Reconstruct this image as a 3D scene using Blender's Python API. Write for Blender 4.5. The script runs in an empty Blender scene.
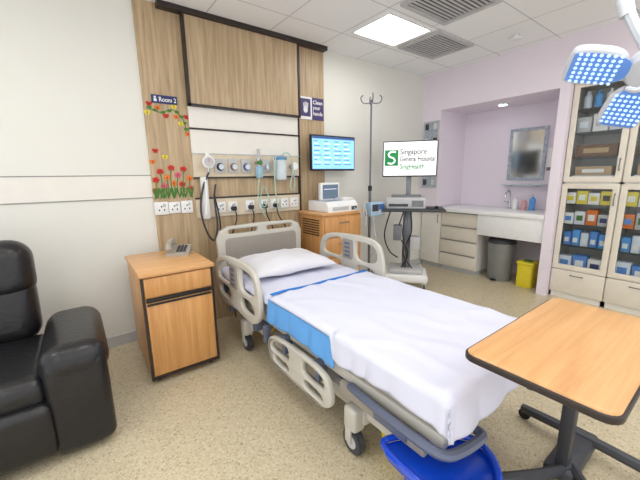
import bpy, bmesh, math, random
from mathutils import Vector, Matrix, noise
random.seed(7)
scene=bpy.context.scene
COL=scene.collection
scene.view_settings.view_transform='Standard'
WL={}
# ---------------------------------------------------------------- materials
def L(c):
    return tuple([(x/255/12.92 if x/255<=0.04045 else ((x/255+0.055)/1.055)**2.4) for x in c])+(1,)
MATS={}
def newmat(name):
    m=bpy.data.materials.new(name);m.use_nodes=True
    n=m.node_tree.nodes;return m,n,m.node_tree.links,n['Principled BSDF']
def mat(name,c,rough=.5,metal=0,var=.06,scale=12,bump=0,emis=None,es=0,coat=0):
    if name in MATS:return MATS[name]
    m,n,l,b=newmat(name)
    tc=n.new('ShaderNodeTexCoord');ns=n.new('ShaderNodeTexNoise');ns.inputs['Scale'].default_value=scale;ns.inputs['Detail'].default_value=3
    cr=n.new('ShaderNodeValToRGB');lc=L(c)
    cr.color_ramp.elements[0].color=tuple(x*(1-var) for x in lc[:3])+(1,)
    cr.color_ramp.elements[1].color=tuple(min(1,x*(1+var)) for x in lc[:3])+(1,)
    cr.color_ramp.elements[0].position=.3;cr.color_ramp.elements[1].position=.7
    l.new(tc.outputs['Object'],ns.inputs['Vector']);l.new(ns.outputs['Fac'],cr.inputs['Fac']);l.new(cr.outputs['Color'],b.inputs['Base Color'])
    b.inputs['Roughness'].default_value=rough;b.inputs['Metallic'].default_value=metal
    if coat:b.inputs['Coat Weight'].default_value=coat
    if bump:
        bp=n.new('ShaderNodeBump');bp.inputs['Strength'].default_value=bump;bp.inputs['Distance'].default_value=.01
        n2=n.new('ShaderNodeTexNoise');n2.inputs['Scale'].default_value=scale*5;l.new(tc.outputs['Object'],n2.inputs['Vector'])
        l.new(n2.outputs['Fac'],bp.inputs['Height']);l.new(bp.outputs['Normal'],b.inputs['Normal'])
    if emis:
        b.inputs['Emission Color'].default_value=L(emis);b.inputs['Emission Strength'].default_value=es
    MATS[name]=m;return m
def wood(name,c1,c2,axis='Z',scale=1.0,rough=.4):
    if name in MATS:return MATS[name]
    m,n,l,b=newmat(name)
    tc=n.new('ShaderNodeTexCoord');mp=n.new('ShaderNodeMapping')
    s={'X':(1.2,22,22),'Y':(22,1.2,22),'Z':(22,22,1.2)}[axis]
    mp.inputs['Scale'].default_value=tuple(v*scale for v in s)
    ns=n.new('ShaderNodeTexNoise');ns.inputs['Scale'].default_value=1.6;ns.inputs['Detail'].default_value=7;ns.inputs['Roughness'].default_value=.62;ns.inputs['Distortion'].default_value=.5
    cr=n.new('ShaderNodeValToRGB');cr.color_ramp.elements[0].color=L(c1);cr.color_ramp.elements[1].color=L(c2)
    cr.color_ramp.elements[0].position=.32;cr.color_ramp.elements[1].position=.66
    l.new(tc.outputs['Object'],mp.inputs['Vector']);l.new(mp.outputs[0],ns.inputs['Vector']);l.new(ns.outputs['Fac'],cr.inputs['Fac']);l.new(cr.outputs['Color'],b.inputs['Base Color'])
    b.inputs['Roughness'].default_value=rough
    MATS[name]=m;return m
def floormat():
    m,n,l,b=newmat('speckled_vinyl')
    tc=n.new('ShaderNodeTexCoord')
    v=n.new('ShaderNodeTexVoronoi');v.inputs['Scale'].default_value=120
    cr=n.new('ShaderNodeValToRGB')
    e=cr.color_ramp.elements;e[0].color=L((168,152,120));e[0].position=.0;e[1].color=L((214,203,176));e[1].position=1
    k=e.new(.12);k.color=L((194,180,150));k=e.new(.6);k.color=L((205,192,163))
    sep=n.new('ShaderNodeSeparateColor')
    l.new(tc.outputs['Object'],v.inputs['Vector']);l.new(v.outputs['Color'],sep.inputs[0]);l.new(sep.outputs[0],cr.inputs['Fac'])
    l.new(cr.outputs['Color'],b.inputs['Base Color']);b.inputs['Roughness'].default_value=.3
    return m
def tilemat():
    m,n,l,b=newmat('ceiling_tile')
    tc=n.new('ShaderNodeTexCoord');mp=n.new('ShaderNodeMapping');mp.inputs['Location'].default_value=(-2.28+.6*4,-2.06+.6*4,0)
    br=n.new('ShaderNodeTexBrick');br.offset=0;br.squash=1
    br.inputs['Scale'].default_value=1;br.inputs['Brick Width'].default_value=.6;br.inputs['Row Height'].default_value=.6;br.inputs['Mortar Size'].default_value=.005;br.inputs['Mortar Smooth'].default_value=.1
    br.inputs['Color1'].default_value=L((246,247,249));br.inputs['Color2'].default_value=L((244,245,248));br.inputs['Mortar'].default_value=L((196,197,202))
    l.new(tc.outputs['Object'],mp.inputs['Vector']);l.new(mp.outputs[0],br.inputs['Vector']);l.new(br.outputs['Color'],b.inputs['Base Color']);b.inputs['Roughness'].default_value=.8
    return m
def glassmat(name,tint=(250,252,252),refl=.07):
    if name in MATS:return MATS[name]
    m=bpy.data.materials.new(name);m.use_nodes=True;n=m.node_tree.nodes;l=m.node_tree.links
    n.remove(n['Principled BSDF']);o=n['Material Output']
    t=n.new('ShaderNodeBsdfTransparent');t.inputs[0].default_value=L(tint)
    g=n.new('ShaderNodeBsdfGlossy');g.inputs['Roughness'].default_value=.05
    f=n.new('ShaderNodeFresnel');f.inputs[0].default_value=1.5
    ad=n.new('ShaderNodeMath');ad.operation='MULTIPLY';ad.inputs[1].default_value=refl*8
    mx=n.new('ShaderNodeMixShader');l.new(f.outputs[0],ad.inputs[0]);l.new(ad.outputs[0],mx.inputs[0]);l.new(t.outputs[0],mx.inputs[1]);l.new(g.outputs[0],mx.inputs[2]);l.new(mx.outputs[0],o.inputs[0])
    MATS[name]=m;return m
M_cream=mat('cream_wall',(230,229,222),.6,var=.012,scale=2)
M_pink=mat('lavender_pink_wall',(236,226,237),.6,var=.012,scale=2)
M_white=mat('white_plastic',(236,236,236),.35,var=.02)
M_offw=mat('offwhite_laminate',(234,230,223),.4,var=.015)
M_cab=mat('cream_laminate',(226,218,204),.4,var=.02)
M_dark=mat('dark_brown_trim',(46,37,34),.4)
M_black=mat('black_plastic',(20,20,22),.4)
M_grey=mat('grey_plastic',(120,122,126),.45)
M_dgrey=mat('dark_grey_plastic',(60,62,68),.45)
M_lgrey=mat('light_grey_plastic',(190,190,192),.4)
M_chrome=mat('chrome',(190,193,198),.22,metal=1,var=.02)
M_steel=mat('brushed_steel',(130,132,138),.4,metal=.6)
M_bedp=mat('bed_beige_plastic',(200,196,186),.4,var=.02)
M_bedg=mat('bed_taupe_plastic',(156,149,140),.45,var=.02)
M_bedm=mat('bed_blue_grey_metal',(104,112,134),.4,metal=.2)
M_oak=wood('wall_oak_veneer',(162,137,104),(200,176,142),'Z')
M_oakh=wood('wall_oak_panel',(166,141,109),(202,179,146),'Z')
M_beech=wood('beech_laminate',(192,134,76),(218,164,104),'Z',.8,.35)
M_beecht=wood('beech_top',(204,150,96),(226,177,122),'X',.8,.35)
M_leather=mat('black_leather',(27,26,29),.33,var=.2,scale=8,bump=.3)
M_sheet=mat('white_bed_linen',(216,218,236),.85,var=.015,scale=5,bump=.08)
M_pillow=mat('pillow_linen',(220,219,226),.85,var=.02,scale=5,bump=.08)
M_blue=mat('blue_stripe_cloth',(40,120,210),.8)
M_lblue=mat('light_blue_pad',(98,164,230),.75,var=.05,scale=8)
M_bblue=mat('glossy_royal_blue',(15,72,205),.2,var=.05,coat=.5)
M_yel=mat('yellow_plastic',(228,208,50),.4)
M_red=mat('poppy_red',(200,40,30),.6)
M_green=mat('leaf_green',(70,125,50),.6)
M_navy=mat('navy_sign',(30,45,105),.4)
M_purple=mat('purple_print',(70,60,110),.4)
M_orange=mat('decal_orange',(225,120,40),.6)
M_fpink=mat('decal_pink',(215,90,120),.6)
M_tubing=mat('clear_green_tubing',(170,205,190),.25)
M_glass=glassmat('clear_glass')
M_bglass=mat('etched_glass',(170,178,192),.2,var=.3,scale=30)
M_mirror=mat('mirror_silver',(222,228,234),.12,metal=1,var=.0)
M_lens=mat('lamp_diffuser',(255,255,255),.5,emis=(255,254,250),es=11)
M_led=mat('blue_led_lens',(190,215,255),.3,emis=(170,205,255),es=.9)
M_brown=mat('brown_box',(120,85,60),.6)
M_bin=mat('bin_grey',(140,142,142),.35,metal=.3)
# ---------------------------------------------------------------- geometry builder
def rrect(x0,y0,x1,y1,r,n=5):
    o=[]
    for cx,cy,a in((x1-r,y1-r,0),(x0+r,y1-r,90),(x0+r,y0+r,180),(x1-r,y0+r,270)):
        for i in range(n+1):
            t=math.radians(a+90*i/n);o.append((cx+r*math.cos(t),cy+r*math.sin(t)))
    return o
def cat(pts,n=8,closed=False):
    P=[Vector(p) for p in pts];m=len(P);o=[]
    rng=range(m if closed else m-1)
    for i in rng:
        if closed:a,b,c,d=P[(i-1)%m],P[i],P[(i+1)%m],P[(i+2)%m]
        else:a,b,c,d=P[max(i-1,0)],P[i],P[i+1],P[min(i+2,m-1)]
        for k in range(n):
            t=k/n;o.append(.5*((2*b)+(c-a)*t+(2*a-5*b+4*c-d)*t*t+(3*b-a-3*c+d)*t**3))
    if not closed:o.append(P[-1])
    return o
class B:
    def __init__(s):s.bm=bmesh.new();s.m=[]
    def mi(s,m):
        if m not in s.m:s.m.append(m)
        return s.m.index(m)
    def merge(s,t,m,M=None):
        if M is not None:bmesh.ops.transform(t,matrix=M,verts=t.verts)
        k=s.mi(m)
        for f in t.faces:f.material_index=k
        me=bpy.data.meshes.new('t');t.to_mesh(me);t.free();s.bm.from_mesh(me);bpy.data.meshes.remove(me);return s
    def box(s,a,b,m,bev=0,seg=2,M=None):
        t=bmesh.new();c=[(a[i]+b[i])/2 for i in range(3)];d=[abs(b[i]-a[i]) for i in range(3)]
        bmesh.ops.create_cube(t,size=1,matrix=Matrix.Translation(c)@Matrix.Diagonal((*d,1)))
        if bev:bmesh.ops.bevel(t,geom=t.edges[:],offset=min(bev,min(d)*.49),segments=seg,affect='EDGES',profile=.5)
        return s.merge(t,m,M)
    def cyl(s,p,q,r,m,r2=None,seg=20,bev=0,M=None):
        p=Vector(p);q=Vector(q);d=q-p;t=bmesh.new()
        bmesh.ops.create_cone(t,cap_ends=True,segments=seg,radius1=r,radius2=r if r2 is None else r2,depth=d.length)
        if bev:
            ed=[e for e in t.edges if abs(e.verts[0].co.z-e.verts[1].co.z)<1e-6]
            bmesh.ops.bevel(t,geom=ed,offset=bev,segments=2,affect='EDGES')
        bmesh.ops.transform(t,matrix=Matrix.Translation((p+q)/2)@d.to_track_quat('Z','Y').to_matrix().to_4x4(),verts=t.verts)
        return s.merge(t,m,M)
    def sph(s,c,r,m,M=None,seg=16):
        if not hasattr(r,'__len__'):r=(r,r,r)
        t=bmesh.new();bmesh.ops.create_uvsphere(t,u_segments=seg,v_segments=seg//2+2,radius=1,matrix=Matrix.Translation(c)@Matrix.Diagonal((*r,1)))
        return s.merge(t,m,M)
    def tube(s,pts,r,m,sm=6,closed=False,seg=8,M=None):
        P=cat(pts,sm,closed) if sm>1 else [Vector(p) for p in pts]
        t=bmesh.new();rings=[];n=len(P);up=None
        for i,p in enumerate(P):
            if closed:d=P[(i+1)%n]-P[i-1]
            else:d=P[min(i+1,n-1)]-P[max(i-1,0)]
            d.normalize()
            if up is None:
                up=d.orthogonal().normalized()
            up=(up-d*up.dot(d)).normalized();w=d.cross(up)
            rings.append([t.verts.new(p+up*r*math.cos(2*math.pi*k/seg)+w*r*math.sin(2*math.pi*k/seg)) for k in range(seg)])
        for i in range(n if closed else n-1):
            a=rings[i];b=rings[(i+1)%n]
            for k in range(seg):t.faces.new((a[k],a[(k+1)%seg],b[(k+1)%seg],b[k]))
        if not closed:t.faces.new(rings[0][::-1]);t.faces.new(rings[-1])
        bmesh.ops.recalc_face_normals(t,faces=t.faces[:])
        return s.merge(t,m,M)
    def lathe(s,prof,c,m,seg=24,M=None):
        t=bmesh.new();R=[]
        for r,z in prof:R.append([t.verts.new((c[0]+r*math.cos(2*math.pi*k/seg),c[1]+r*math.sin(2*math.pi*k/seg),c[2]+z)) for k in range(seg)])
        for a,b in zip(R,R[1:]):
            for k in range(seg):t.faces.new((a[k],a[(k+1)%seg],b[(k+1)%seg],b[k]))
        t.faces.new(R[0][::-1]);t.faces.new(R[-1]);bmesh.ops.recalc_face_normals(t,faces=t.faces[:])
        return s.merge(t,m,M)
    def curve(s,outer,holes,thick,bev,axis,pos,m,M=None):
        cu=bpy.data.curves.new('c','CURVE');cu.dimensions='2D';cu.fill_mode='BOTH'
        cu.extrude=max(thick/2-bev,0.0001);cu.bevel_depth=bev;cu.bevel_resolution=2;cu.offset=-bev
        for lo in [outer]+list(holes):
            sp=cu.splines.new('POLY');sp.points.add(len(lo)-1);sp.use_cyclic_u=True
            for i,p in enumerate(lo):sp.points[i].co=(p[0],p[1],0,1)
        o=bpy.data.objects.new('c',cu);COL.objects.link(o)
        me=bpy.data.meshes.new_from_object(o.evaluated_get(bpy.context.evaluated_depsgraph_get()))
        t=bmesh.new();t.from_mesh(me);bpy.data.objects.remove(o);bpy.data.curves.remove(cu);bpy.data.meshes.remove(me)
        bmesh.ops.remove_doubles(t,verts=t.verts[:],dist=1e-5)
        for v in t.verts:
            x,y,z=v.co
            v.co={'X':(z+pos,x,y),'Y':(x,z+pos,y),'Z':(x,y,z+pos)}[axis]
        bmesh.ops.recalc_face_normals(t,faces=t.faces[:])
        return s.merge(t,m,M)
    def text(s,st,size,x,y,z,m,align='LEFT',M=None,bold=0,width=None):
        cu=bpy.data.curves.new('t','FONT');cu.body=st;cu.size=size;cu.align_x=align;cu.extrude=.0008;cu.offset=bold
        o=bpy.data.objects.new('t',cu);COL.objects.link(o)
        me=bpy.data.meshes.new_from_object(o.evaluated_get(bpy.context.evaluated_depsgraph_get()))
        t=bmesh.new();t.from_mesh(me);bpy.data.objects.remove(o);bpy.data.curves.remove(cu);bpy.data.meshes.remove(me)
        if width:
            w=max(v.co.x for v in t.verts);k=width/w
            for v in t.verts:v.co.x*=k
        bmesh.ops.transform(t,matrix=Matrix.Translation((x,y,z))@Matrix.Rotation(math.pi/2,4,'X'),verts=t.verts)
        return s.merge(t,m,M)
    def grid(s,fn,nu,nv,m,closed_u=False):
        t=bmesh.new();V=[[t.verts.new(fn(i/nu,j/nv)) for j in range(nv+1)] for i in range(nu+1)]
        for i in range(nu):
            for j in range(nv):t.faces.new((V[i][j],V[i+1][j],V[i+1][j+1],V[i][j+1]))
        return s.merge(t,m)
    def done(s,name,parent=None,label=None,cat=None,kind=None,group=None,smooth=True,ang=35):
        me=bpy.data.meshes.new(name)
        vs=s.bm.verts
        mn=Vector([min(v.co[i] for v in vs) for i in range(3)]);mx=Vector([max(v.co[i] for v in vs) for i in range(3)])
        c=(mn+mx)/2
        if parent is None and kind!='structure':c.z=mn.z
        if kind=='structure':c=Vector((0,0,0))
        bmesh.ops.translate(s.bm,vec=-c,verts=s.bm.verts[:])
        s.bm.to_mesh(me);s.bm.free()
        for m in s.m:me.materials.append(m)
        if smooth:
            for p in me.polygons:p.use_smooth=True
            me.set_sharp_from_angle(angle=math.radians(ang))
        o=bpy.data.objects.new(name,me);COL.objects.link(o)
        if parent:
            o.parent=parent;o.location=c-WL[parent.name]
        else:o.location=c
        WL[o.name]=c.copy()
        if label:o['label']=label
        if cat:o['category']=cat
        if kind:o['kind']=kind
        if group:o['group']=group
        return o
def thing(name,label,catg,loc,rot=0,local=False,group=None):
    o=bpy.data.objects.new(name,None);o.empty_display_size=.1;COL.objects.link(o);o.location=loc;o.rotation_euler=(0,0,math.radians(rot))
    o['label']=label;o['category']=catg
    if group:o['group']=group
    WL[o.name]=Vector((0,0,0)) if local else Vector(loc)
    return o
H=2.75
# ================================================================ ROOM
B().box((-2,-2.5,-.1),(5.2,3.2,0),floormat()).done('floor',kind='structure',smooth=False)
B().box((-2,-2.5,H),(5.2,3.2,H+.1),tilemat()).done('ceiling',kind='structure',smooth=False)
B().box((-2,3.1,0),(5.0,3.25,H),M_cream).done('wall_back',kind='structure',smooth=False)
B().box((4.85,-2.5,0),(5.0,3.1,H),M_pink).done('wall_right',kind='structure',smooth=False)
B().box((4.2,1.41,2.26),(4.85,2.8,H),M_pink).done('trim_6',kind='structure',smooth=False)
B().box((4.2,2.8,.93),(4.85,3.1,H),M_pink).done('trim_7',kind='structure',smooth=False)
B().box((4.2,-2.5,2.32),(4.85,1.41,H),M_pink).done('trim_8',kind='structure',smooth=False)
B().box((4.2,1.315,0),(4.85,1.41,2.32),M_pink).done('trim_9',kind='structure',smooth=False)
B().box((-2,3.085,0),(.54,3.1,.09),M_lgrey).box((2.37,3.085,0),(4.25,3.1,.09),M_lgrey).done('baseboard_back',kind='structure',smooth=False)
M_joint=mat('joint_grey',(150,149,144),.6)
b=B()
for z in(1.235,1.42):b.box((-2,3.094,z-.0035),(.54,3.1,z+.0035),M_joint)
b.box((-2,3.096,1.239),(.54,3.1,1.416),M_offw)
b.done('trim_1',kind='structure',smooth=False)
b=B().box((.54,3.075,0),(2.37,3.1,H),M_oak)
b.done('trim_2',kind='structure',smooth=False)
b=B().box((.9,3.03,2.02),(2.0,3.075,2.71),M_oakh,.003)
b.box((.88,3.02,2.0),(.9,3.075,2.75),M_dark).box((2.0,3.02,2.0),(2.02,3.075,2.75),M_dark).box((.88,3.02,2.0),(2.02,3.075,2.02),M_dark)
b.done('trim_3',kind='structure',smooth=False)
M_band=mat('beige_band',(218,204,180),.5)
b=B().box((.88,3.055,1.61),(2.0,3.075,2.0),M_offw)
b.box((.88,3.045,1.81),(2.02,3.075,1.825),M_dark).box((.88,3.05,1.6),(2.02,3.075,1.61),M_lgrey)
b.box((.88,3.05,1.385),(2.02,3.075,1.4),M_dark).box((.88,3.055,1.4),(2.0,3.075,1.6),M_band)
b.box((.88,3.05,1.2),(2.02,3.075,1.215),M_dark).box((.88,3.055,1.03),(2.0,3.075,1.2),M_band)
b.box((2.0,3.05,1.0),(2.02,3.075,2.0),M_dark)
b.done('trim_4',kind='structure',smooth=False)
B().box((.7,3.0,2.71),(2.37,3.1,H),M_dark).done('trim_5',kind='structure',smooth=False)
# ================================================================ ceiling fittings
def ceil_light(x,y,w=.62,d=.5):
    t=thing('ceiling_light','square recessed ceiling light with white diffuser','ceiling light',(x,y,H-.03),group='recessed ceiling lights')
    B().curve(rrect(x-w/2,y-d/2,x+w/2,y+d/2,.01,2),[rrect(x-w/2+.03,y-d/2+.03,x+w/2-.03,y+d/2-.03,.005,2)],.03,.003,'Z',H-.015,M_white).done('frame',t)
    B().box((x-w/2+.03,y-d/2+.03,H-.012),(x+w/2-.03,y+d/2-.03,H-.004),M_lens).done('diffuser',t)
ceil_light(2.6,2.31)
for x,y in((.3,1.3),(1.5,.2),(3.1,.2),(.3,-.8),(2.2,-1.2),(-1.1,1.6),(-1.1,-.2)):ceil_light(x,y,.62,.62)  # unseen extra panels, added out of view to even out the room lighting
def vent(x,y):
    t=thing('air_vent','square grey louvred ceiling air vent','air vent',(x,y,H-.02),group='ceiling air vents')
    B().curve(rrect(x-.31,y-.26,x+.31,y+.26,.01,2),[rrect(x-.27,y-.22,x+.27,y+.22,.005,2)],.025,.003,'Z',H-.0125,M_lgrey).done('frame',t)
    b=B().box((x-.27,y-.22,H-.004),(x+.27,y+.22,H-.001),M_dgrey)
    for i in range(12):
        yy=y-.2+i*.037;b.box((x-.27,yy-.014,H-.016),(x+.27,yy+.006,H-.011),M_lgrey)
    b.done('louvre',t)
vent(3.3,2.31);vent(2.6,1.7)
b=B().lathe([(.055,0),(.055,.012),(.03,.014),(.03,.04)],(3.75,1.7,H-.04),M_white);b.done('smoke_detector',label='small round white ceiling sprinkler and detector',cat='smoke detector')
t=thing('downlight','small round recessed downlight in alcove ceiling','downlight',(4.5,2.12,2.24))
B().lathe([(.05,0),(.07,0),(.07,.018),(.05,.018)],(4.5,2.12,2.242),M_white).done('rim',t)
B().cyl((4.5,2.12,2.240),(4.5,2.12,2.256),.048,mat('downlight_lens',(255,255,255),.5,emis=(200,230,255),es=12)).done('lens',t)
# ================================================================ signs and decals
t=thing('room_sign','dark blue room number sign with white lettering','sign',(.695,3.07,2.0))
B().box((.60,3.066,2.0),(.80,3.0745,2.065),M_navy,.002).done('sign_plate',t)
B().text('Room 2',.05,.655,3.065,2.015,M_white,bold=.0006,width=.135).done('lettering',t)
B().sph((.628,3.066,2.046),(.009,.002,.009),M_white).box((.617,3.064,2.012),(.639,3.066,2.035),M_white).done('person_icon',t)
t=thing('hand_hygiene_poster','square poster with purple panel and hand icon','poster',(2.19,3.07,2.0))
B().box((2.03,3.068,2.0),(2.2,3.0745,2.23),M_white).box((2.2,3.068,2.0),(2.36,3.0745,2.23),M_purple).done('poster_sheet',t)
for st,z,w_ in(('Clean',2.165,.13),('your',2.11,.10),('hands',2.05,.13)):
    B().text(st,.055,2.212,3.067,z,M_white,bold=.001,width=w_).done('lettering',t)
b=B().box((2.05,3.0665,2.03),(2.18,3.068,2.21),M_purple).sph((2.115,3.067,2.1),(.03,.003,.035),M_white)
for i in range(4):b.cyl((2.093+i*.015,3.066,2.12),(2.088+i*.019,3.066,2.18-abs(i-1.5)*.008),.006,M_white)
b.done('hand_icon',t)
for i,(x,z) in enumerate([(.57,1.38),(.61,1.45),(.66,1.40),(.70,1.48),(.75,1.42),(.80,1.47),(.845,1.39),(.63,1.33),(.78,1.34),(.71,1.35),(.56,1.29),(.85,1.30)]):
    ci=[0,0,1,0,2,0,1,2,0,1,0,0][i];m=[M_red,M_orange,M_fpink][ci]
    b=B().tube([(x,3.073,z),(x+random.uniform(-.015,.015),3.073,(z+1.22)/2),(x+random.uniform(-.02,.02),3.073,1.22)],.004,M_green,4)
    for k in range(5):
        a=k*1.257+i;b.sph((x+.014*math.cos(a),3.073,z+.012*math.sin(a)),(.015,.003,.014),m)
    b.sph((x,3.071,z),(.006,.003,.006),M_dark)
    for k in(-1,1):b.tube([(x,3.073,1.23),(x+k*.012,3.073,1.27),(x+k*.018,3.073,1.31)],.006,M_green,4)
    b.done('poppy_decal',label=['red','orange','pink'][ci]+' poppy wall decal with green stem',cat='wall decal',group='poppy wall decals')
b=B().tube([(.56,3.073,1.96),(.66,3.073,1.93),(.76,3.073,1.96),(.84,3.073,1.88),(.85,3.073,1.78)],.0035,M_green,8)
for x,z in[(.58,1.965),(.62,1.945),(.68,1.93),(.73,1.95),(.79,1.945),(.825,1.91),(.845,1.86),(.855,1.81)]:b.sph((x,3.073,z),(.02,.002,.012),M_green)
b.done('branch_decal',label='thin green leafy branch wall decal',cat='wall decal')
for i,(x,z) in enumerate([(.58,1.99),(.56,1.92),(.64,1.965),(.70,1.905),(.77,1.985),(.78,1.905),(.865,1.91),(.815,1.85),(.865,1.77),(.59,1.62),(.66,1.57),(.56,1.53)]):
    ci=i%3;m=[M_red,M_yel,M_orange][ci];b=B()
    for s_ in(-1,1):
        b.sph((x+s_*.012,3.073,z+.006),(.013,.002,.012),m).sph((x+s_*.008,3.073,z-.009),(.009,.002,.009),m)
    b.sph((x,3.072,z),(.003,.003,.013),M_black)
    b.done('butterfly_decal',label='small %s butterfly wall decal'%['red','yellow','orange'][ci],cat='wall decal',group='butterfly wall decals')
# ================================================================ outlets on wall
def outlet(x,z,w=.11,h=.11,y=3.075,lab='white wall socket with rocker switch'):
    t=thing('wall_socket',lab,'wall socket',(x,y,z-h/2),group='white wall sockets')
    B().box((x-w/2,y-.014,z-h/2),(x+w/2,y-.0005,z+h/2),M_white,.004).done('face_plate',t)
    b=B();b.box((x+w*.1,y-.019,z+h*.12),(x+w*.3,y-.013,z+h*.34),M_lgrey,.001).done('switch',t)
    for dx,dz in((-.02,-.015),(.02,-.015),(0,.015)):B().box((x+dx-.005,y-.0145,z+dz-.007),(x+dx+.005,y-.0135,z+dz+.007),M_black).done('pin_hole',t)
outlet(.59,1.14);outlet(.695,1.14,.095,.1);outlet(.80,1.14,.1)
for x in(1.1,1.22,1.40,1.55,1.68,1.80,1.92):outlet(x,1.115,.095,.1,y=3.055)
def gas(x,z,c,nm):
    t=thing('gas_outlet',nm+' medical gas outlet with square face','gas outlet',(x,3.055,z-.06))
    B().box((x-.05,3.035,z-.065),(x+.05,3.0545,z+.065),M_lgrey,.004).done('face_plate',t)
    B().cyl((x,3.035,z-.01),(x,3.0,z-.01),.026,M_chrome,bev=.004).cyl((x,3.037,z-.01),(x,3.03,z-.01),.036,mat('gas_'+nm,c)).done('socket_ring',t)
gas(1.12,1.5,(40,40,44),'black');gas(1.25,1.5,(150,110,80),'brown');gas(1.38,1.5,(90,100,150),'blue');gas(1.6,1.5,(190,190,196),'grey')
t=thing('suction_regulator','round white suction gauge on wall rail','gauge',(1.0,3.04,1.45))
B().cyl((.99,3.055,1.53),(.99,2.99,1.53),.012,M_chrome).cyl((.99,2.99,1.53),(.99,2.95,1.53),.055,M_white,bev=.006).done('gauge_body',t)
B().cyl((.99,2.951,1.53),(.99,2.947,1.53),.042,M_lgrey).box((.988,2.944,1.53),(.992,2.947,1.56),M_red).done('dial',t)
B().cyl((.99,2.98,1.48),(.99,2.98,1.445),.012,M_chrome).cyl((.99,2.98,1.58),(.99,2.98,1.61),.018,M_white).done('knob',t)
t=thing('oxygen_flowmeter','clear oxygen flowmeter with humidifier bottle and tubing','flowmeter',(1.5,3.0,1.35))
B().cyl((1.49,3.055,1.53),(1.49,2.99,1.53),.014,M_chrome).cyl((1.49,2.99,1.5),(1.49,2.99,1.57),.02,M_chrome).cyl((1.49,2.95,1.53),(1.49,2.99,1.53),.022,M_green).done('valve',t)
B().cyl((1.49,2.985,1.57),(1.49,2.985,1.66),.016,M_lgrey).done('flow_tube',t)
B().lathe([(.02,0),(.034,.01),(.034,.1),(.022,.12)],(1.49,2.985,1.38),mat('humidifier_blue',(150,190,215),.2)).done('humidifier_bottle',t)
B().tube([(1.49,2.95,1.46),(1.45,2.92,1.36),(1.44,2.93,1.2),(1.5,2.93,1.1),(1.55,2.93,1.2),(1.5,2.93,1.3),(1.46,2.93,1.15),(1.5,2.92,1.0)],.005,M_tubing,8).done('tubing',t)
t=thing('suction_jar','clear suction canister with blue lid on wall','suction canister',(1.83,2.98,1.35))
B().lathe([(.05,0),(.058,.01),(.062,.19),(.058,.2)],(1.73,2.98,1.36),mat('canister_clear',(205,215,220),.2)).done('canister',t)
B().lathe([(.066,0),(.066,.022),(.04,.035)],(1.73,2.98,1.56),mat('lid_blue',(90,150,190))).box((1.68,3.03,1.4),(1.78,3.055,1.58),M_white,.004).done('lid',t)
B().cyl((1.91,3.055,1.5),(1.91,3.0,1.5),.03,M_lgrey,bev=.004).cyl((1.91,3.0,1.5),(1.91,2.985,1.5),.04,M_white,bev=.004).cyl((1.91,3.02,1.47),(1.91,3.02,1.38),.01,M_chrome).done('regulator',t)
B().tube([(1.73,2.98,1.59),(1.78,2.96,1.63),(1.84,2.96,1.6),(1.87,2.97,1.45),(1.83,2.97,1.3),(1.88,2.98,1.25),(1.91,3.0,1.38)],.006,M_tubing,8).tube([(1.70,2.97,1.59),(1.65,2.95,1.55),(1.64,2.95,1.3),(1.67,2.95,1.05)],.006,M_tubing,8).done('tubing',t)
t=thing('blood_pressure_hose','coiled dark hose and cuff hanging from wall','hose',(1.0,3.0,.8))
B().tube([(.99,2.98,1.44),(.93,2.99,1.3),(.9,3.0,1.1),(.94,3.0,.9),(1.0,3.0,.82),(1.04,3.0,.95),(1.03,3.0,1.2),(1.06,3.03,1.33)],.009,M_dgrey,8).tube([(1.03,3.0,1.25),(1.06,2.98,1.0),(1.05,2.98,.8),(1.07,2.97,.72)],.007,M_black,8).done('hose_loop',t)
B().box((.925,3.0,1.02),(.985,3.054,1.4),M_white,.012).done('holder',t)
B().tube([(.955,2.99,1.4),(.955,2.985,1.2),(.935,2.98,1.06)],.014,M_white).done('handset',t)
for x,x2 in((1.22,1.16),(1.4,1.36),(1.55,1.62),(1.68,1.78)):
    t=thing('power_cable','black power cable plugged into wall socket','cable',(x,3.0,.45),group='power cables at bedhead')
    B().box((x-.022,2.995,1.08),(x+.022,3.04,1.12),M_black,.005).done('plug',t)
    B().tube([(x,3.0,1.09),(x,2.97,1.0),(x2,2.98,.8),(x2-.03,3.0,.3),(x2,3.0,.01)],.006,M_black,8).done('cord',t)
# ================================================================ TV
t=thing('wall_monitor','black flat monitor on wall arm showing patient list','monitor',(2.4,2.97,1.44))
B().box((2.08,2.93,1.45),(2.71,2.965,1.83),M_black,.006).done('bezel',t)
M_scr=mat('lit_blue_screen',(120,175,235),.3,emis=(150,205,245),es=.85,var=.05)
b=B().box((2.095,2.927,1.47),(2.695,2.9305,1.815),M_scr);b.done('screen',t)
M_scrw=mat('lit_white',(250,250,255),.3,emis=(240,246,255),es=.8);M_scrd=mat('screen_ink',(70,105,165),.4)
b=B().box((2.095,2.9255,1.79),(2.695,2.927,1.815),M_scrd)
for r in range(11):
    for c in range(4):
        x0=2.115+c*.14;b.box((x0,2.9255,1.76-r*.0245),(x0+random.uniform(.04,.12),2.927,1.766-r*.0245),M_scrw if r%2 else M_scrd)
b.done('on_screen_rows',t)
B().box((2.36,2.965,1.6),(2.44,3.03,1.68),M_dgrey).box((2.34,3.03,1.56),(2.46,3.0745,1.72),M_dgrey,.004).done('wall_bracket',t)
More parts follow.
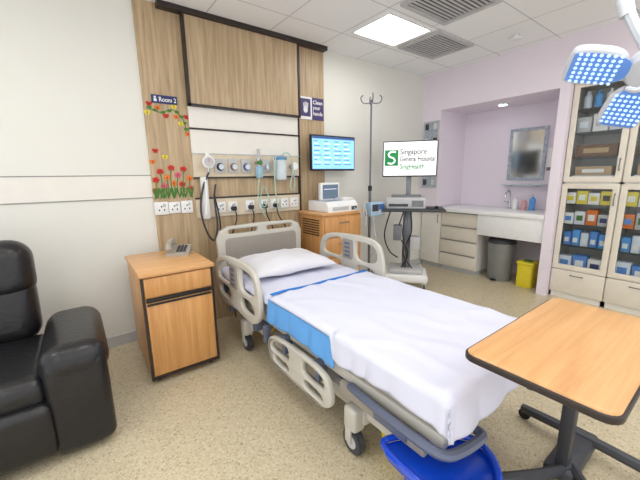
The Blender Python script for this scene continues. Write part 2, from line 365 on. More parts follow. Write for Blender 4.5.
# ================================================================ wooden cabinet with monitor
t=thing('drawer_cabinet','beech wood drawer cabinet with louvred side','cabinet',(2.25,2.82,0))
B().box((1.99,2.62,.06),(2.52,3.04,.99),M_beech,.004).box((1.97,2.6,.99),(2.54,3.05,1.02),M_beecht,.006).box((2.01,2.64,0),(2.5,3.02,.06),M_black).done('body',t)
for i in range(4):
    z0=.1+i*.22
    d=B().box((2.005,2.604,z0),(2.505,2.62,z0+.21),M_beech,.003).done('drawer',t)
    B().tube([(2.2,2.603,z0+.15),(2.2,2.585,z0+.15),(2.31,2.585,z0+.15),(2.31,2.603,z0+.15)],.005,M_steel,3).done('handle',d)
for i in range(7):B().box((1.982,2.68,.78+i*.026),(1.992,2.98,.79+i*.026),M_dark).done('louvre',t)
t=thing('fetal_monitor','white patient monitor with tilted screen and paper tray','medical monitor',(2.27,2.8,1.02))
b=B().curve([(2.62,1.02),(2.98,1.02),(2.98,1.13),(2.66,1.13),(2.62,1.08)],[],.42,.012,'X',2.27,M_white);b.done('body',t)
B().box((2.12,2.6195,1.035),(2.34,2.626,1.075),M_lgrey,.002).box((2.38,2.6195,1.03),(2.46,2.626,1.07),M_dgrey).box((2.1,2.68,1.128),(2.44,2.88,1.134),mat('panel_grey_blue',(150,160,180))).done('control_panel',t)
s1=B().box((2.12,2.82,1.12),(2.38,2.87,1.32),M_white,.012).done('display_housing',t)
B().box((2.145,2.815,1.15),(2.355,2.822,1.3),mat('screen_grey',(96,110,128),.2,emis=(120,150,180),es=.2)).box((2.16,2.813,1.2),(2.33,2.816,1.204),M_green).box((2.16,2.813,1.25),(2.33,2.816,1.254),M_scrw).done('screen',s1)
B().box((2.3,2.66,1.13),(2.45,2.8,1.16),M_white,.006).done('paper_roll_cover',t)
B().tube([(2.42,2.62,1.05),(2.46,2.56,1.0),(2.5,2.55,.85),(2.56,2.57,.95),(2.58,2.62,1.05),(2.62,2.66,1.1)],.006,M_lgrey,8).done('lead',t)
# ================================================================ IV pole
px,py=2.86,2.82
M_pole=mat('pole_steel',(110,113,120),.35,metal=.5)
t=thing('infusion_pole','chrome infusion stand with four hooks','infusion stand',(px,py,0))
B().cyl((px,py,.1),(px,py,1.25),.016,M_pole).cyl((px,py,1.25),(px,py,2.24),.010,M_pole).cyl((px,py,1.21),(px,py,1.27),.024,M_black).done('pole',t)
for a in(0,90,180,270):
    c,s_=math.cos(math.radians(a-37)),math.sin(math.radians(a-37))
    B().tube([(px,py,2.21),(px+.05*c,py+.05*s_,2.2),(px+.10*c,py+.10*s_,2.21),(px+.12*c,py+.12*s_,2.26),(px+.095*c,py+.095*s_,2.29)],.0065,M_pole,5).done('hook',t)
b=B().cyl((px,py,.08),(px,py,.15),.03,M_dgrey)
for a in range(0,360,72):
    c,s_=math.cos(math.radians(a+10)),math.sin(math.radians(a+10));b.tube([(px,py,.11),(px+.12*c,py+.12*s_,.09),(px+.19*c,py+.19*s_,.07)],.012,M_dgrey,4)
b.done('star_base',t)
for a in range(0,360,72):
    c,s_=math.cos(math.radians(a+10)),math.sin(math.radians(a+10));x,y=px+.19*c,py+.19*s_
    B().cyl((x-.01,y,.028),(x+.01,y,.028),.028,M_black).cyl((x,y,.03),(x,y,.07),.008,M_steel).done('caster',t)
t=thing('infusion_pump','pale blue infusion pump clamped on stand','infusion pump',(2.95,2.72,.9))
B().box((2.72,2.66,.92),(2.96,2.77,1.08),mat('pump_blue',(170,200,225),.4),.015).box((2.80,2.77,.96),(2.90,2.804,1.04),M_dgrey,.004).done('housing',t)
B().box((2.74,2.655,.98),(2.84,2.662,1.06),M_dgrey).box((2.85,2.655,1.0),(2.94,2.662,1.06),M_scrd).done('display',t)
for i in range(6):B().box((2.85+.032*(i%3),2.652,.945+.02*(i//3)),(2.87+.032*(i%3),2.662,.957+.02*(i//3)),M_white).done('key',t)
B().tube([(2.76,2.66,.93),(2.72,2.6,.8),(2.7,2.55,.6),(2.66,2.6,.45)],.005,M_lgrey,8).done('infusion_line',t)
# ================================================================ computer cart
cx,cy=3.24,2.55
t=thing('computer_cart','mobile medical cart with central column and shelf','medical cart',(cx,cy,0),rot=-51,local=True)
B().box((-.05,-.04,.14),(.05,.04,.98),M_steel,.01).box((-.03,.02,.98),(.03,.05,1.5),M_steel,.006).done('column',t)
B().box((-.3,-.24,.97),(.42,.22,1.0),M_dgrey,.012).done('shelf',t)
B().box((-.26,-.2,.1),(.26,.22,.2),M_white,.03,3).box((-.2,-.16,.2),(.2,.16,.26),M_lgrey,.02).done('base',t)
for x in(-.22,.22):
    for y in(-.17,.18):B().cyl((x-.012,y,.045),(x+.012,y,.045),.045,M_dgrey,bev=.004).box((x-.02,y-.015,.05),(x+.02,y+.015,.105),M_lgrey,.004).done('caster',t)
for k in range(4):B().tube([(-.05+k*.03,-.05,.95),(-.1+k*.05,-.09,.7),(.02-k*.02,-.08,.45),(-.06+k*.05,-.07,.24)],.007,[M_black,M_dgrey,M_grey,M_black][k],8).done('cable',t)
B().tube([(-.2,-.2,.97),(-.26,-.22,.7),(-.2,-.2,.5),(-.1,-.12,.4)],.008,M_black,8).done('cable',t)
B().box((-.16,-.17,.62),(-.06,-.03,.8),M_grey,.01).box((.04,-.12,.5),(.16,.02,.66),M_lgrey,.01).done('holder',t)
t2=thing('cart_display','black framed screen showing green and black hospital logo','monitor',(cx,cy,1.35),rot=-51,local=True)
zz=-1.35
B().box((-.31,-.06,1.37+zz),(.31,-.02,1.78+zz),M_black,.008).box((-.06,-.03,1.5+zz),(.06,.02,1.62+zz),M_dgrey).done('bezel',t2)
B().box((-.298,-.063,1.385+zz),(.298,-.06,1.768+zz),mat('lit_screen_white',(250,250,250),.3,emis=(250,252,255),es=.4,var=0)).done('screen',t2)
M_lg=mat('logo_green',(10,140,70),.4,emis=(10,140,70),es=.1)
b=B().box((-.285,-.066,1.50+zz),(-.13,-.0635,1.68+zz),M_lg,.001)
b.tube([(-.16,-.067,1.655+zz),(-.20,-.067,1.66+zz),(-.24,-.067,1.64+zz),(-.23,-.067,1.605+zz),(-.185,-.067,1.585+zz),(-.17,-.067,1.55+zz),(-.20,-.067,1.525+zz),(-.25,-.067,1.53+zz)],.009,M_scrw,6)
b.done('on_screen_logo',t2)
for st,sz,z,m,w_ in(('Singapore',.088,1.628,M_black,.30),('General Hospital',.082,1.548,M_black,.395),('SingHealth',.082,1.462,M_lg,.28)):
    B().text(st,sz,-.112,-.065,z+zz,m,bold=.0006,width=w_).done('lettering',t2)
t3=thing('ultrasound_recorder','flat grey recording machine with drawer slot','medical device',(cx,cy,1.001),rot=-51,local=True)
B().box((-.25,-.2,.0),(.2,.19,.13),M_lgrey,.018,3).box((-.2,-.1,.13),(.15,.15,.15),M_grey,.006).done('housing',t3)
B().box((-.22,-.204,.03),(.0,-.199,.06),M_dgrey).box((.04,-.204,.03),(.17,-.199,.1),M_grey).done('slot',t3)
t3=thing('computer_mouse','dark small mouse and pad on cart shelf','computer mouse',(cx,cy,1.001),rot=-51,local=True)
B().box((.24,-.2,0),(.4,-.02,.005),M_black).sph((.32,-.11,.018),(.028,.045,.016),M_black).done('shell',t3)
# ================================================================ base cabinets, counter, alcove
XF=4.26
t=thing('drawer_unit','cream four drawer base unit beneath counter','drawer unit',(4.55,2.46,0))
B().box((XF+.02,2.19,.07),(4.84,2.74,.865),M_offw).box((XF+.05,2.2,0),(4.84,2.74,.07),M_lgrey).done('body',t)
for i in range(4):
    z0=.085+i*.197;d=B().box((XF,2.195,z0),(XF+.019,2.735,z0+.188),M_cab,.003).done('drawer',t)
    B().box((XF-.008,2.2,z0+.176),(XF,2.73,z0+.186),M_steel).done('handle',d)
t=thing('base_cupboard','white single door cupboard beneath counter','cupboard',(4.55,2.92,0))
B().box((XF+.02,2.745,.07),(4.84,3.095,.865),M_offw).box((XF+.05,2.75,0),(4.84,3.08,.07),M_lgrey).done('body',t)
d=B().box((XF,2.75,.085),(XF+.019,3.08,.86),M_offw,.003).done('door',t)
B().tube([(XF-.001,2.79,.7),(XF-.02,2.79,.7),(XF-.02,2.79,.8),(XF-.001,2.79,.8)],.005,M_steel,3).done('handle',d)
b=B().box((4.2,1.415,.87),(4.848,3.095,.925),M_white,.006)
b.done('worktop',label='long white worktop running through alcove',cat='worktop')
B().box((4.22,1.415,.6),(4.26,2.185,.869),M_white,.004).done('worktop_apron',label='deep white apron panel beneath worktop',cat='panel')
t=thing('waste_bin','round grey pedal waste bin','waste bin',(4.45,1.93,0))
B().lathe([(.14,0),(.145,.01),(.165,.5),(.165,.5)],(4.45,1.95,0),M_bin).done('body',t)
B().lathe([(.172,0),(.172,.02),(.15,.055),(.05,.07)],(4.45,1.95,.5),M_dgrey).done('lid',t)
B().box((4.26,1.92,.015),(4.32,1.98,.03),M_black,.004).done('pedal',t)
t=thing('yellow_bin','small yellow clinical waste box with lid','waste bin',(4.4,1.56,0))
b=B();b.curve(rrect(4.31,1.51,4.51,1.69,.03),[],.29,.005,'Z',.145,M_yel);b.done('body',t)
B().curve(rrect(4.30,1.50,4.52,1.70,.03),[],.03,.008,'Z',.305,M_yel).box((4.36,1.55,.32),(4.44,1.64,.335),M_green,.005).done('lid',t)
t=thing('wall_mirror','etched rectangular mirror with patterned border','mirror',(4.84,1.9,1.28))
B().curve(rrect(1.69,1.3,2.14,1.97,.01,2),[rrect(1.73,1.34,2.10,1.93,.005,2)],.02,.003,'X',4.838,M_bglass).done('frame',t)
B().box((4.832,1.73,1.34),(4.846,2.10,1.93),M_mirror).done('mirror_glass',t)
t=thing('glass_shelf','narrow glass shelf on chrome brackets','shelf',(4.79,1.88,1.22))
B().box((4.73,1.64,1.235),(4.846,2.16,1.245),mat('green_glass',(190,215,215),.1),.002).done('shelf_board',t)
for y in(1.74,2.06):B().cyl((4.848,y,1.225),(4.78,y,1.228),.01,M_chrome).done('bracket',t)
def bottle(x,y,z,r,h,m,lab):
    t=thing('soap_bottle',lab,'bottle',(x,y,z))
    B().lathe([(r*.9,0),(r,.01),(r,h*.7),(r*.4,h*.82),(r*.4,h*.86)],(x,y,z),m,16).done('body',t)
    B().cyl((x,y,z+h*.85),(x,y,z+h),.008,M_white).box((x-.035,y-.008,z+h-.01),(x+.01,y+.008,z+h+.004),M_white,.003).done('pump_cap',t)
bottle(4.6,1.9,.925,.035,.18,M_white,'white pump soap bottle on counter')
bottle(4.62,1.8,.925,.032,.16,mat('pinkish_soap',(215,160,165)),'pink pump soap bottle on counter')
bottle(4.66,1.72,.925,.035,.2,M_lblue,'blue pump sanitiser bottle on counter')
t=thing('soap_dispenser','white wall soap dispenser in alcove','dispenser',(4.8,1.58,1.4))
B().box((4.74,1.55,1.45),(4.846,1.65,1.7),M_white,.02,3).done('body',t)
B().box((4.72,1.57,1.42),(4.76,1.63,1.46),M_grey,.004).done('lever',t)
t=thing('sink_tap','chrome curved basin tap','tap',(4.7,2.02,.926))
B().tube([(4.72,2.02,.93),(4.72,2.02,1.1),(4.68,2.02,1.16),(4.6,2.02,1.14),(4.58,2.02,1.08)],.012,M_chrome,6).cyl((4.72,2.02,.926),(4.72,2.02,.94),.025,M_chrome).done('spout',t)
B().cyl((4.72,2.02,1.0),(4.72,2.09,1.02),.007,M_chrome).done('lever',t)
t=thing('decorative_glass_panel','narrow etched glass panel in metal frame','glass panel',(4.19,2.94,1.2))
B().curve(rrect(2.81,1.2,3.06,2.13,.005,2),[rrect(2.83,1.22,3.04,2.11,.003,2)],.016,.002,'X',4.19,M_lgrey).done('frame',t)
g_=B().box((4.188,2.83,1.22),(4.198,3.04,2.11),M_bglass).done('glass',t)
for i in range(9):
    for j in range(3):B().box((4.185,2.84+j*.068,1.24+i*.097),(4.188,2.9+j*.068,1.32+i*.097),[M_mirror,M_bglass,M_dgrey,M_lgrey][(i*3+j*5+i*j)%4]).done('glass_tile',g_)
# ================================================================ tall cabinets
def tall(y1):
    y0=y1-.485;x0,x1=4.3,4.75
    t=thing('tall_glass_cabinet','tall cream cabinet with glass doors and cupboard base','cabinet',(4.55,(y0+y1)/2,0),group='tall glass-fronted cabinets')
    b=B().box((x0,y0,0),(x1,y0+.018,2.3),M_offw).box((x0,y1-.018,0),(x1,y1,2.3),M_offw).box((x1-.015,y0,0),(x1,y1,2.3),M_offw).box((x0,y0,2.28),(x1,y1,2.3),M_offw)
    b.box((x0,y0,0),(x1,y1,.06),M_offw).box((x0,y0,.31),(x1,y1,.33),M_offw).box((x0,y0,1.275),(x1,y1,1.3),M_offw)
    b.done('body',t,smooth=False)
    for z in(.6,.84,1.06,1.55,1.8,2.04):B().box((x0+.03,y0+.018,z-.012),(x1-.015,y1-.018,z),M_glass).done('shelf',t)
    for za,zb in((1.295,2.29),(.335,1.275)):
        d=B().curve(rrect(y0+.004,za,y1-.004,zb,.004,1),[rrect(y0+.055,za+.055,y1-.055,zb-.05,.004,1)],.02,.002,'X',4.288,M_cab).done('door',t)
        B().box((4.285,y0+.053,za+.053),(4.29,y1-.053,zb-.048),M_glass).done('glass_pane',d)
        zh=za+.12 if za>1 else zb-.2
        B().tube([(4.279,y0+.03,zh),(4.255,y0+.03,zh),(4.255,y0+.03,zh+.1),(4.279,y0+.03,zh+.1)],.005,M_steel,3).done('handle',d)
    d=B().box((4.278,y0+.004,.065),(4.298,y1-.004,.325),M_cab,.003).done('base_door',t)
    B().tube([(4.277,(y0+y1)/2-.05,.28),(4.258,(y0+y1)/2-.05,.28),(4.258,(y0+y1)/2+.05,.28),(4.277,(y0+y1)/2+.05,.28)],.005,M_steel,3).done('handle',d)
Y1=1.31
for k in range(4):tall(Y1-k*.488)
def carton(x,y,z,sx,sy,sz,m,lab,g,m2=M_white,name='supply_box'):
    B().box((x-sx/2,y-sy/2,z),(x+sx/2,y+sy/2,z+sz),m,.003).box((x-sx/2-.001,y-sy*.3,z+sz*.3),(x-sx/2,y+sy*.3,z+sz*.7),m2).done(name,label=lab,cat='box',group=g)
M_pk=mat('packet_blue',(85,140,215),.4);M_pk2=mat('packet_white',(222,228,240),.4)
M_kraft=mat('kraft_label',(190,160,120))
yy=[Y1-k*.488 for k in range(3)]
for k,y1 in enumerate(yy):
    for i in range(3):
        carton(4.38,y1-.1-i*.135,.332,.12,.125,.15+.02*((i+k)%2),[M_pk2,M_pk,M_white][i],'blue and white supply box on cabinet shelf','supply boxes on cabinet shelves',[M_pk,M_white,M_navy][i])
    for i in range(5):
        y=y1-.09-i*.077
        B().box((4.345,y-.035,.602),(4.47,y+.035,.602+.15+.025*(i%2)),[M_pk,M_lblue,M_pk2][(i+k)%3],.012,3).box((4.340,y-.02,.64),(4.346,y+.02,.69),M_white).done('sterile_packet',label='sealed sterile packet standing upright',cat='packet',group='sterile packets on shelf')
    for i in range(4):carton(4.38,y1-.085-i*.10,.842,.12,.092,.12+.02*((i+k)%3),[M_white,M_pk2,M_orange,M_lgrey][(i+2*k)%4],'small pale supply box on cabinet shelf','supply boxes on cabinet shelves',[M_pk,M_green,M_white,M_navy][i])
    for i in range(4):carton(4.37,y1-.085-i*.10,1.062,.12,.092,.12+.02*((i+k)%2),[M_white,M_yel,M_white,M_yel][(i+k)%4],'labelled supply box on cabinet shelf','labelled supply boxes',[M_yel,M_white,M_yel,M_dark][(i+k)%4])
    carton(4.42,y1-.24,1.302,.20,.34,.06,M_pk2,'stack of white folded papers in cabinet','paper stacks',M_lgrey,'paper_stack')
    carton(4.42,y1-.24,1.363,.20,.30,.09,M_kraft,'kraft cardboard tray in cabinet','brown trays',M_white,'cardboard_tray')
    carton(4.42,y1-.24,1.552,.20,.34,.12,M_brown,'brown cardboard tray in cabinet','brown trays',M_kraft,'cardboard_tray')
    for i in range(3):carton(4.42,y1-.11-i*.135,1.802,.18,.12,.15+.02*((i+k)%2),[M_lgrey,M_white,M_pk2][i],'pale storage box on upper cabinet shelf','pale storage boxes',[M_pk2,M_lgrey,M_pk][i])
    for i in range(4):
        B().lathe([(.03,0),(.034,.01),(.034,.12),(.015,.14),(.015,.165)],(4.40,y1-.10-i*.09,2.042),[M_pk2,M_lblue,M_white,M_orange][(i+k)%4],14).done('medicine_bottle',label='small plastic bottle on top cabinet shelf',cat='bottle',group='bottles on top shelf')
# ================================================================ nightstand + phone
x0,x1,y0,y1=.27,.73,2.28,2.92
t=thing('bedside_locker','beech bedside locker with drawer and door','bedside cabinet',(.5,2.6,0))
B().box((x0,y0+.02,.04),(x1,y1,.77),M_beech,.003).box((x0-.012,y0-.012,.77),(x1+.012,y1+.01,.80),M_beecht,.008).done('body',t)
B().box((x0-.003,y0+.005,.04),(x0+.012,y0+.03,.77),M_dark).box((x1-.012,y0+.005,.04),(x1+.003,y0+.03,.77),M_dark).box((x0+.01,y0+.01,.04),(x1-.01,y0+.03,.06),M_dark).done('edge_trim',t)
d=B().box((x0+.015,y0,.63),(x1-.015,y0+.02,.76),M_beech,.004).done('drawer',t)
B().box((x0+.02,y0-.008,.6),(x1-.02,y0+.012,.622),M_black,.004).done('handle',d)
d=B().box((x0+.015,y0,.07),(x1-.015,y0+.02,.595),M_beech,.004).done('door',t)
B().box((x0+.02,y0-.006,.575),(x1-.02,y0+.01,.59),M_black,.003).done('handle',d)
for x in(x0+.05,x1-.05):
    for y in(y0+.07,y1-.07):B().cyl((x-.01,y,.022),(x+.01,y,.022),.022,M_black).box((x-.012,y-.01,.02),(x+.012,y+.01,.045),M_dgrey).done('caster',t)
t=thing('desk_telephone','grey beige corded desk telephone on bedside cabinet','telephone',(.62,2.72,.8),rot=-25,local=True)
M_ph=mat('phone_beige',(172,164,152),.4)
B().curve([(-.1,0),(.1,0),(.1,.055),(.07,.06),(-.1,.02)],[],.17,.006,'X',0,M_ph).done('base',t)
b=B().tube([(-.06,-.09,.06),(-.06,-.08,.085),(-.06,0,.10),(-.06,.08,.10),(-.06,.09,.08)],.02,M_ph,6);b.sph((-.06,-.085,.062),(.027,.027,.02),M_ph).sph((-.06,.088,.08),(.027,.027,.02),M_ph);b.done('handset',t)
for i in range(12):
    r=i//3;c=i%3;yv=-.06+r*.03;B().box((-.01+c*.025,yv-.009,.03+r*.006),(.007+c*.025,yv+.009,.042+r*.0065),M_dgrey,.001).done('key',t)
# ================================================================ recliner
def pbox(b,a,c,m,bev,seg=4,M=None):return b.box(a,c,m,bev,seg,M)
t=thing('recliner_chair','black leather recliner armchair with padded arms','armchair',(-.5,2.3,0))
T=lambda ang,c:Matrix.Translation(c)@Matrix.Rotation(math.radians(ang),4,'X')@Matrix.Translation([-v for v in c])
b=B();pbox(b,(-.83,2.5,.42),(-.265,2.74,.82),M_leather,.09,5,T(-9,(-.46,2.6,.4)));pbox(b,(-.85,2.48,.68),(-.255,2.74,1.05),M_leather,.115,6,T(-9,(-.46,2.6,.4)));b.done('backrest',t,ang=60)
b=B();pbox(b,(-.82,1.93,.28),(-.21,2.6,.46),M_leather,.07,5);b.done('seat',t,ang=60)
b=B();pbox(b,(-.81,1.88,.06),(-.21,2.0,.34),M_leather,.045,5);b.done('footrest',t,ang=60)
for s_ in(0,1):
    xa=-.235 if s_==0 else -1.07
    b=B();pbox(b,(xa+.01,1.93,.03),(xa+.26,2.66,.50),M_leather,.04,4);pbox(b,(xa-.015,1.88,.40),(xa+.28,2.68,.60),M_leather,.095,6,T(-3,(xa,1.9,.5)));pbox(b,(xa,1.885,.03),(xa+.265,2.0,.54),M_leather,.05,5)
    b.done('armrest',t,ang=60)
B().box((-.82,2.02,.02),(-.22,2.62,.32),M_black,.01).done('base_frame',t)
for x in(-.98,-.06):
    for y in(2.0,2.6):B().cyl((x,y,0),(x,y,.05),.025,M_black).done('foot',t)
# ================================================================ BED
t=thing('hospital_bed','adjustable hospital bed with beige side rails','hospital bed',(1.38,1.65,0))
b=B().box((1.02,.75,.2),(1.10,2.5,.28),M_bedp,.015).box((1.66,.75,.2),(1.74,2.5,.28),M_bedp,.015)
b.box((1.0,1.0,.17),(1.76,1.12,.26),M_bedp,.02).box((1.0,2.28,.17),(1.76,2.4,.26),M_bedp,.02).box((1.15,1.3,.2),(1.6,2.1,.25),M_dgrey,.01)
b.done('chassis',t)
b=B()
for y in(1.25,2.2):b.box((1.2,y-.07,.22),(1.56,y+.07,.42),M_bedp,.02)
b.tube([(1.08,1.1,.22),(1.08,1.5,.42)],.02,M_bedm,1).tube([(1.68,1.1,.22),(1.68,1.5,.42)],.02,M_bedm,1).tube([(1.08,2.35,.22),(1.08,1.9,.42)],.02,M_bedm,1)
b.done('lift_mechanism',t)
b=B().box((.97,.56,.39),(1.03,2.74,.45),M_bedp,.012).box((1.73,.56,.39),(1.79,2.74,.45),M_bedp,.012)
for y in(.56,1.1,1.7,2.3,2.68):b.box((1.0,y,.39),(1.76,y+.06,.44),M_bedp,.01)
b.box((.98,.6,.445),(1.78,2.7,.465),M_bedg,.008)
b.done('mattress_platform',t)
for (x,y) in((.99,1.06),(1.77,1.06),(.99,2.34),(1.77,2.34)):
    c=B().box((x-.04,y-.045,.14),(x+.04,y+.045,.27),M_bedp,.02,3).box((x-.038,y-.01,.07),(x-.026,y+.03,.16),M_bedp,.003).box((x+.026,y-.01,.07),(x+.038,y+.03,.16),M_bedp,.003).done('caster_fork',t)
    B().cyl((x-.022,y,.07),(x+.022,y,.07),.07,M_dgrey,bev=.008,seg=28).cyl((x-.026,y,.07),(x+.026,y,.07),.035,M_lgrey).done('wheel',c)
out=[(.96,.5),(1.82,.5),(1.83,.86),(1.80,.93),(1.72,.965),(1.38,.975),(1.06,.965),(.98,.93),(.95,.86)]
hb=B().curve(out,[rrect(1.06,.895,1.34,.935,.018),rrect(1.44,.895,1.72,.935,.018)],.045,.014,'Y',2.8,M_bedp).done('headboard',t)
B().curve(rrect(1.02,.56,1.76,.86,.04),[],.01,.003,'Y',2.776,M_bedg).done('inset_panel',hb)
def rail(xp,ya,yb,za,zb,nm='side_rail',ctrl=True):
    def P(u,v):return(ya+(yb-ya)*u,za+(zb-za)*v)
    out=cat([(*P(u,v),0) for u,v in[(.0,.25),(.02,.72),(.10,.93),(.3,1.0),(.7,.97),(.92,.86),(1,.6),(.98,.2),(.85,.0),(.5,.03),(.15,.0)]],4,True)
    out=[(p.x,p.y) for p in out]
    def Hh(pts):return [(p.x,p.y) for p in cat([(*P(u,v),0) for u,v in pts],4,True)]
    holes=[Hh([(.09,.55),(.1,.78),(.2,.86),(.36,.87),(.38,.75),(.36,.5),(.2,.46)]),Hh([(.62,.5),(.62,.86),(.8,.82),(.9,.7),(.92,.5),(.78,.46)]),Hh([(.12,.16),(.14,.34),(.34,.36),(.34,.16)]),Hh([(.64,.16),(.64,.36),(.86,.36),(.86,.18)])]
    r=B().curve(out,holes,.035,.011,'X',xp,M_bedp).done(nm,t)
    if ctrl:
        sx=-.02
        cp=B().curve(rrect(ya+(yb-ya)*.42,za+(zb-za)*.45,ya+(yb-ya)*.58,za+(zb-za)*.88,.015),[],.012,.003,'X',xp+sx,M_bedg).done('control_panel',r)
        for i in range(4):B().box((xp+sx-.009,ya+(yb-ya)*.46,za+(zb-za)*(.5+.09*i)),(xp+sx-.005,ya+(yb-ya)*.54,za+(zb-za)*(.55+.09*i)),M_bedm,.001).done('button',r)
    return r
rail(.905,1.88,2.7,.38,.80)
rail(1.875,1.68,2.5,.50,.90)
rail(.915,1.14,1.80,.2,.42,ctrl=False)
rail(1.86,.95,1.6,.2,.42,ctrl=False)
for x0_,x1_,y,z0_,z1_ in[(.92,.99,2.05,.3,.42),(.92,.99,2.5,.3,.42),(.93,.99,1.3,.3,.42),(.93,.99,1.65,.3,.42),(1.77,1.865,1.9,.4,.53),(1.77,1.865,2.3,.4,.53),(1.77,1.85,1.1,.3,.42),(1.77,1.85,1.45,.3,.42)]:
    B().box((x0_,y-.02,z0_),(x1_,y+.02,z1_),M_bedm,.005).done('rail_bracket',t)
for s_ in(-1,1):
    X=lambda d:1.38+s_*d
    B().tube([(X(.43),1.05,.40),(X(.45),.9,.41),(X(.455),.66,.41),(X(.44),.545,.41),(X(.37),.51,.41),(X(.25),.50,.41),(X(.23),.53,.41)],.02,M_bedm,6).done('bumper_rail',t)
b=B().box((.94,.62,.33),(.97,1.12,.4),M_bedg,.01);b.done('side_cover',t)
B().box((.932,.70,.345),(.945,.88,.385),M_bedm,.004).done('side_badge',t)
B().cyl((.955,2.68,.4),(.955,2.68,.56),.02,M_bedm).done('pole_socket',t)
B().box((.9,1.83,.3),(.94,1.87,.42),M_bedm,.008).done('release_latch',t)
B().tube([(1.05,1.9,.42),(.95,1.86,.3),(.94,1.8,.18),(.98,1.72,.14)],.012,mat('strap_tan',(170,130,70),.7),6).done('strap',t)
t=thing('blue_linen_tray','glossy royal blue plastic tray below bed foot','tray',(1.05,.6,0))
tr=[(.89,.77,0),(.875,.55,0),(.905,.40,0),(1.03,.38,0),(1.17,.46,0),(1.22,.57,0),(1.12,.68,0),(.97,.78,0)]
b=B();b.curve([(p.x,p.y) for p in cat(tr,5,True)],[],.03,.010,'Z',.27,M_bblue)
b.done('tray_plate',t)
B().tube([(x,y,.30) for x,y,z in tr],.014,M_bblue,5,closed=True).done('rim',t)
for x,y in((.94,.46),(1.1,.5),(.95,.68),(1.08,.62)):B().cyl((x,y,0),(x,y,.26),.022,M_bblue,r2=.03).done('leg',t)
t=thing('yellow_waste_bin','small yellow clinical waste bin under bed','waste bin',(1.17,.9,0))
B().lathe([(.07,0),(.08,.01),(.09,.13),(.092,.14)],(1.16,.91,0),M_yel).done('body',t)
B().lathe([(.097,0),(.097,.012),(.06,.02)],(1.16,.91,.14),M_yel).done('lid',t)
b=B().box((.955,.56,.466),(1.805,2.74,.61),mat('mattress_blue_grey',(190,192,198),.6),.035,4);b.done('mattress',label='blue grey hospital mattress on bed frame',cat='mattress')
def cloth(name,lab,catg,xs0,xs1,y0,y1,zt,dl,dr,df,m,th=.006,amp=.006,nx=100,ny=120,foot=True):
    W=xs1-xs0;Ly=y1-y0
    def fn(u,v):
        q=(-df if foot else 0)+v*(Ly+(df if foot else 0))
        D=dl(y0+q) if callable(dl) else dl
        s_=-D+u*(W+D+dr)
        ox=max(-s_,s_-W,0);oy=max(-q,0);x=xs0+min(max(s_,0),W);y=y0+max(q,0)
        drop=max(ox,oy)*.85+(ox**3+oy**3)**(1/3)*.15
        e=min(s_,W-s_);e2=q if foot else 9
        z=zt-drop
        k=.03
        if 0<=e<k:z-=(k-e)**2/k*.5
        if 0<=e2<k:z-=(k-e2)**2/k*.5
        n1=noise.noise(Vector((x*2.2,y*2.2,.3)));n2=noise.noise(Vector((x*6+3,y*4+q,1.7)));n3=abs(noise.noise(Vector((x*3+y*3,y*2-x*2,5))))
        if ox==0 and oy==0:z+=max(0,amp*(n1+.5*n2)+amp*1.3*(.3-n3 if n3<.3 else 0)*3+amp*.6)
        else:
            w=min(drop/.08,1);wob=.014*w*math.sin((y if ox>=oy else x)*24+n1*4)+.006*n2*w
            if ox>0:x+=(-1 if s_<0 else 1)*(.006+abs(wob)*.8+drop*.08)
            if oy>0:y-=.006+abs(wob)*.8+drop*.08
            z+=.012*math.sin((y if ox>=oy else x)*9+1)*w
        return (x,y,z)
    b=B().grid(fn,nx,ny,m)
    o=b.done(name,label=lab,cat=catg,ang=180)
    md=o.modifiers.new('thick','SOLIDIFY');md.thickness=th;md.offset=1
    return o
cloth('draw_sheet','light blue absorbent draw sheet hanging over mattress side','draw sheet',.945,1.815,1.14,1.83,.616,.145,.12,0,M_lblue,foot=False,ny=50,amp=.002)
def DL(y):
    k=min(max((1.17-y)/.03,0),1);return .012+.095*k
cloth('bed_sheet','white cotton sheet smoothed over mattress','bed sheet',.938,1.822,.535,1.795,.628,DL,.12,.14,M_sheet,amp=.008)
cloth('fitted_sheet','white fitted sheet under pillow','bed sheet',.95,1.81,1.80,2.70,.618,.05,.1,0,M_sheet,foot=False,ny=60,amp=.004)
b=B().grid(lambda u,v:(.945+.87*u,1.795+.035*v+.004*math.sin(u*9),.642+.003*math.sin(u*14)),40,3,M_blue);o=b.done('stripe_band',label='blue folded edge stripe across bed sheet',cat='fabric band');md=o.modifiers.new('t','SOLIDIFY');md.thickness=.004
b=B();t_=bmesh.new()
N=40;rows={}
for side in(1,-1):
    for i in range(N+1):
        for j in range(N+1):
            a=i/N*2-1;c=j/N*2-1
            h=max(0,(1-abs(a)**2.6))**.55*max(0,(1-abs(c)**2.6))**.55
            x=1.34+.365*a*(1-.06*(1-c*c));y=2.32+.275*c*(1-.08*(1-a*a))
            nn=.022*noise.noise(Vector((x*5,y*5,side)))+.012*noise.noise(Vector((x*13,y*13,side)))
            z=.68+side*(.10 if side>0 else .045)*h+nn*h
            rows[(side,i,j)]=t_.verts.new((x,y,z))
    for i in range(N):
        for j in range(N):
            f=[rows[(side,i,j)],rows[(side,i+1,j)],rows[(side,i+1,j+1)],rows[(side,i,j+1)]]
            t_.faces.new(f if side>0 else f[::-1])
bmesh.ops.remove_doubles(t_,verts=t_.verts[:],dist=1e-4)
b.merge(t_,M_pillow,Matrix.Translation((1.34,2.31,0))@Matrix.Rotation(math.radians(-4),4,'Z')@Matrix.Translation((-1.34,-2.31,0)))
b.done('pillow',label='white plump pillow at head of bed',cat='pillow',ang=180)
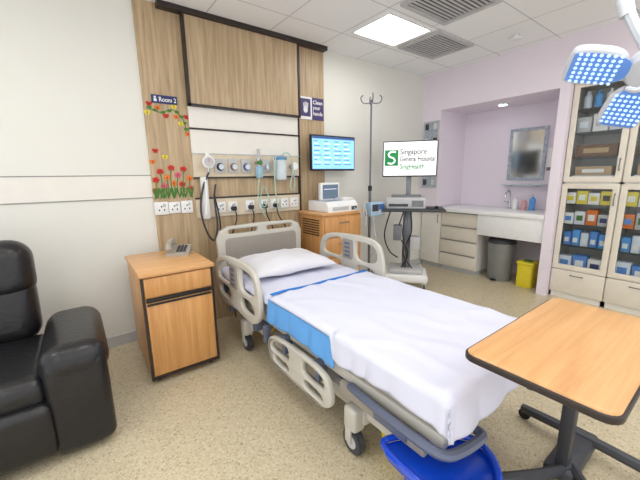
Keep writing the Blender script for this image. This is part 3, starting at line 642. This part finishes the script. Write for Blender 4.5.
# ================================================================ overbed table
t=thing('overbed_table','beech overbed table on dark castered base','overbed table',(1.7,.31,0))
B().curve(rrect(.925,.115,1.67,.49,.035),[],.028,.010,'Z',.838,M_beecht).done('tabletop',t)
B().curve(rrect(.919,.109,1.676,.496,.04),[rrect(.929,.119,1.666,.486,.032)],.022,.005,'Z',.834,M_dark).done('edge_band',t)
B().box((1.25,.29,.78),(1.68,.37,.822),M_dgrey,.01).box((1.60,.335,.04),(1.66,.385,.8),M_dgrey,.008).done('column',t)
b=B().box((1.57,.30,.04),(1.96,.42,.1),M_dgrey,.02).tube([(1.93,.64,.06),(1.9,.5,.085),(1.9,.31,.09),(1.9,.12,.085),(1.95,-.02,.06)],.026,M_dgrey,6).tube([(1.65,.33,.09),(1.5,.4,.085),(1.3,.55,.06)],.024,M_dgrey,6).tube([(1.65,.33,.09),(1.5,.2,.085),(1.3,.05,.06)],.024,M_dgrey,6)
b.done('base',t)
for x,y in((1.93,.63),(1.95,-.01),(1.3,.54),(1.3,.06)):B().cyl((x-.012,y,.03),(x+.012,y,.03),.03,M_black,bev=.003).done('caster',t)
# ================================================================ surgical lamp
LC=Vector((1.97,.345,1.81))
t=thing('examination_lamp','white multi-lobed LED examination lamp on arm','lamp',LC,local=True)
nrm=Vector((-.66,-.1,-.72)).normalized()
q=nrm.to_track_quat('-Z','Y');t.rotation_mode='QUATERNION';t.rotation_quaternion=q
M_lshell=mat('lamp_shell',(205,210,218),.35,var=.02)
hd=B().lathe([(.075,-.02),(.09,0),(.08,.04),(.03,.055)],(0,0,0),M_lshell).done('lamp_head',t)
angs=[20,110,200,290]
def lob(sc):
    return [(u.x,u.y) for u in cat([(.09-sc,-.04+sc*.3,0),(.13,-.075+sc,0),(.2,-.085+sc,0),(.27,-.08+sc,0),(.295-sc,-.05,0),(.295-sc,.05,0),(.27,.08-sc,0),(.2,.085-sc,0),(.13,.075-sc,0),(.09-sc,.04-sc*.3,0)],4,True)]
M_lensb=mat('lens_blue_grey',(95,140,210),.2,emis=(90,145,235),es=.2)
for a in angs:
    R=Matrix.Rotation(math.radians(a),4,'Z')
    p=B().curve(lob(0),[],.045,.014,'Z',.0,M_lshell,R).done('lamp_lobe',hd)
    b=B().curve(lob(.014),[],.006,.001,'Z',-.022,M_lensb,R)
    for i in range(7):
        for j in range(7):
            x=.115+i*.024;y=-.063+j*.021
            b.sph((x,y,-.026),(.0075,.0075,.004),M_led,R,seg=8)
    b.done('led_array',p)
B().tube([(.0,.0,-.02),(0,0,-.09),(.03,0,-.12),(.06,0,-.10)],.011,M_lshell,5).done('handle',t)
t=thing('lamp_arm','white jointed ceiling arm for examination lamp','lamp arm',(2.1,.3,1.95))
e=LC-nrm*.06
B().tube([e,e+Vector((.0,.03,.06)),(1.985,.43,2.02),(1.98,.47,2.14),(2.03,.44,2.3)],.02,M_lshell,5).cyl((1.985,.45,2.05),(1.98,.47,2.12),.028,M_lshell).done('yoke',t)
B().cyl((2.03,.44,2.25),(2.03,.44,2.4),.03,M_lshell).tube([(2.03,.44,2.38),(2.4,-.2,2.45)],.028,M_lshell,1).cyl((2.4,-.2,2.4),(2.4,-.2,H-.03),.035,M_lshell).cyl((2.4,-.2,H-.04),(2.4,-.2,H-.001),.1,M_lshell).done('arm_segment',t)
# ================================================================ camera
cam=bpy.data.cameras.new('camera');co=bpy.data.objects.new('camera',cam);COL.objects.link(co)
cam.sensor_width=36;cam.lens=36*326.463/640;cam.clip_start=.03
a=math.radians(36.671);p=math.radians(11.194);r=math.radians(-.802)
F=Vector((math.sin(a)*math.cos(p),math.cos(a)*math.cos(p),-math.sin(p)));R0=Vector((math.cos(a),-math.sin(a),0));U0=R0.cross(F)
R=R0*math.cos(r)+U0*math.sin(r);U=-R0*math.sin(r)+U0*math.cos(r)
co.matrix_world=Matrix(((R.x,U.x,-F.x,0),(R.y,U.y,-F.y,0),(R.z,U.z,-F.z,1.4),(0,0,0,1)))
scene.camera=co
w=bpy.data.worlds.new('world');scene.world=w;w.use_nodes=True;w.node_tree.nodes['Background'].inputs[0].default_value=(.96,.98,1,1);w.node_tree.nodes['Background'].inputs[1].default_value=1.4
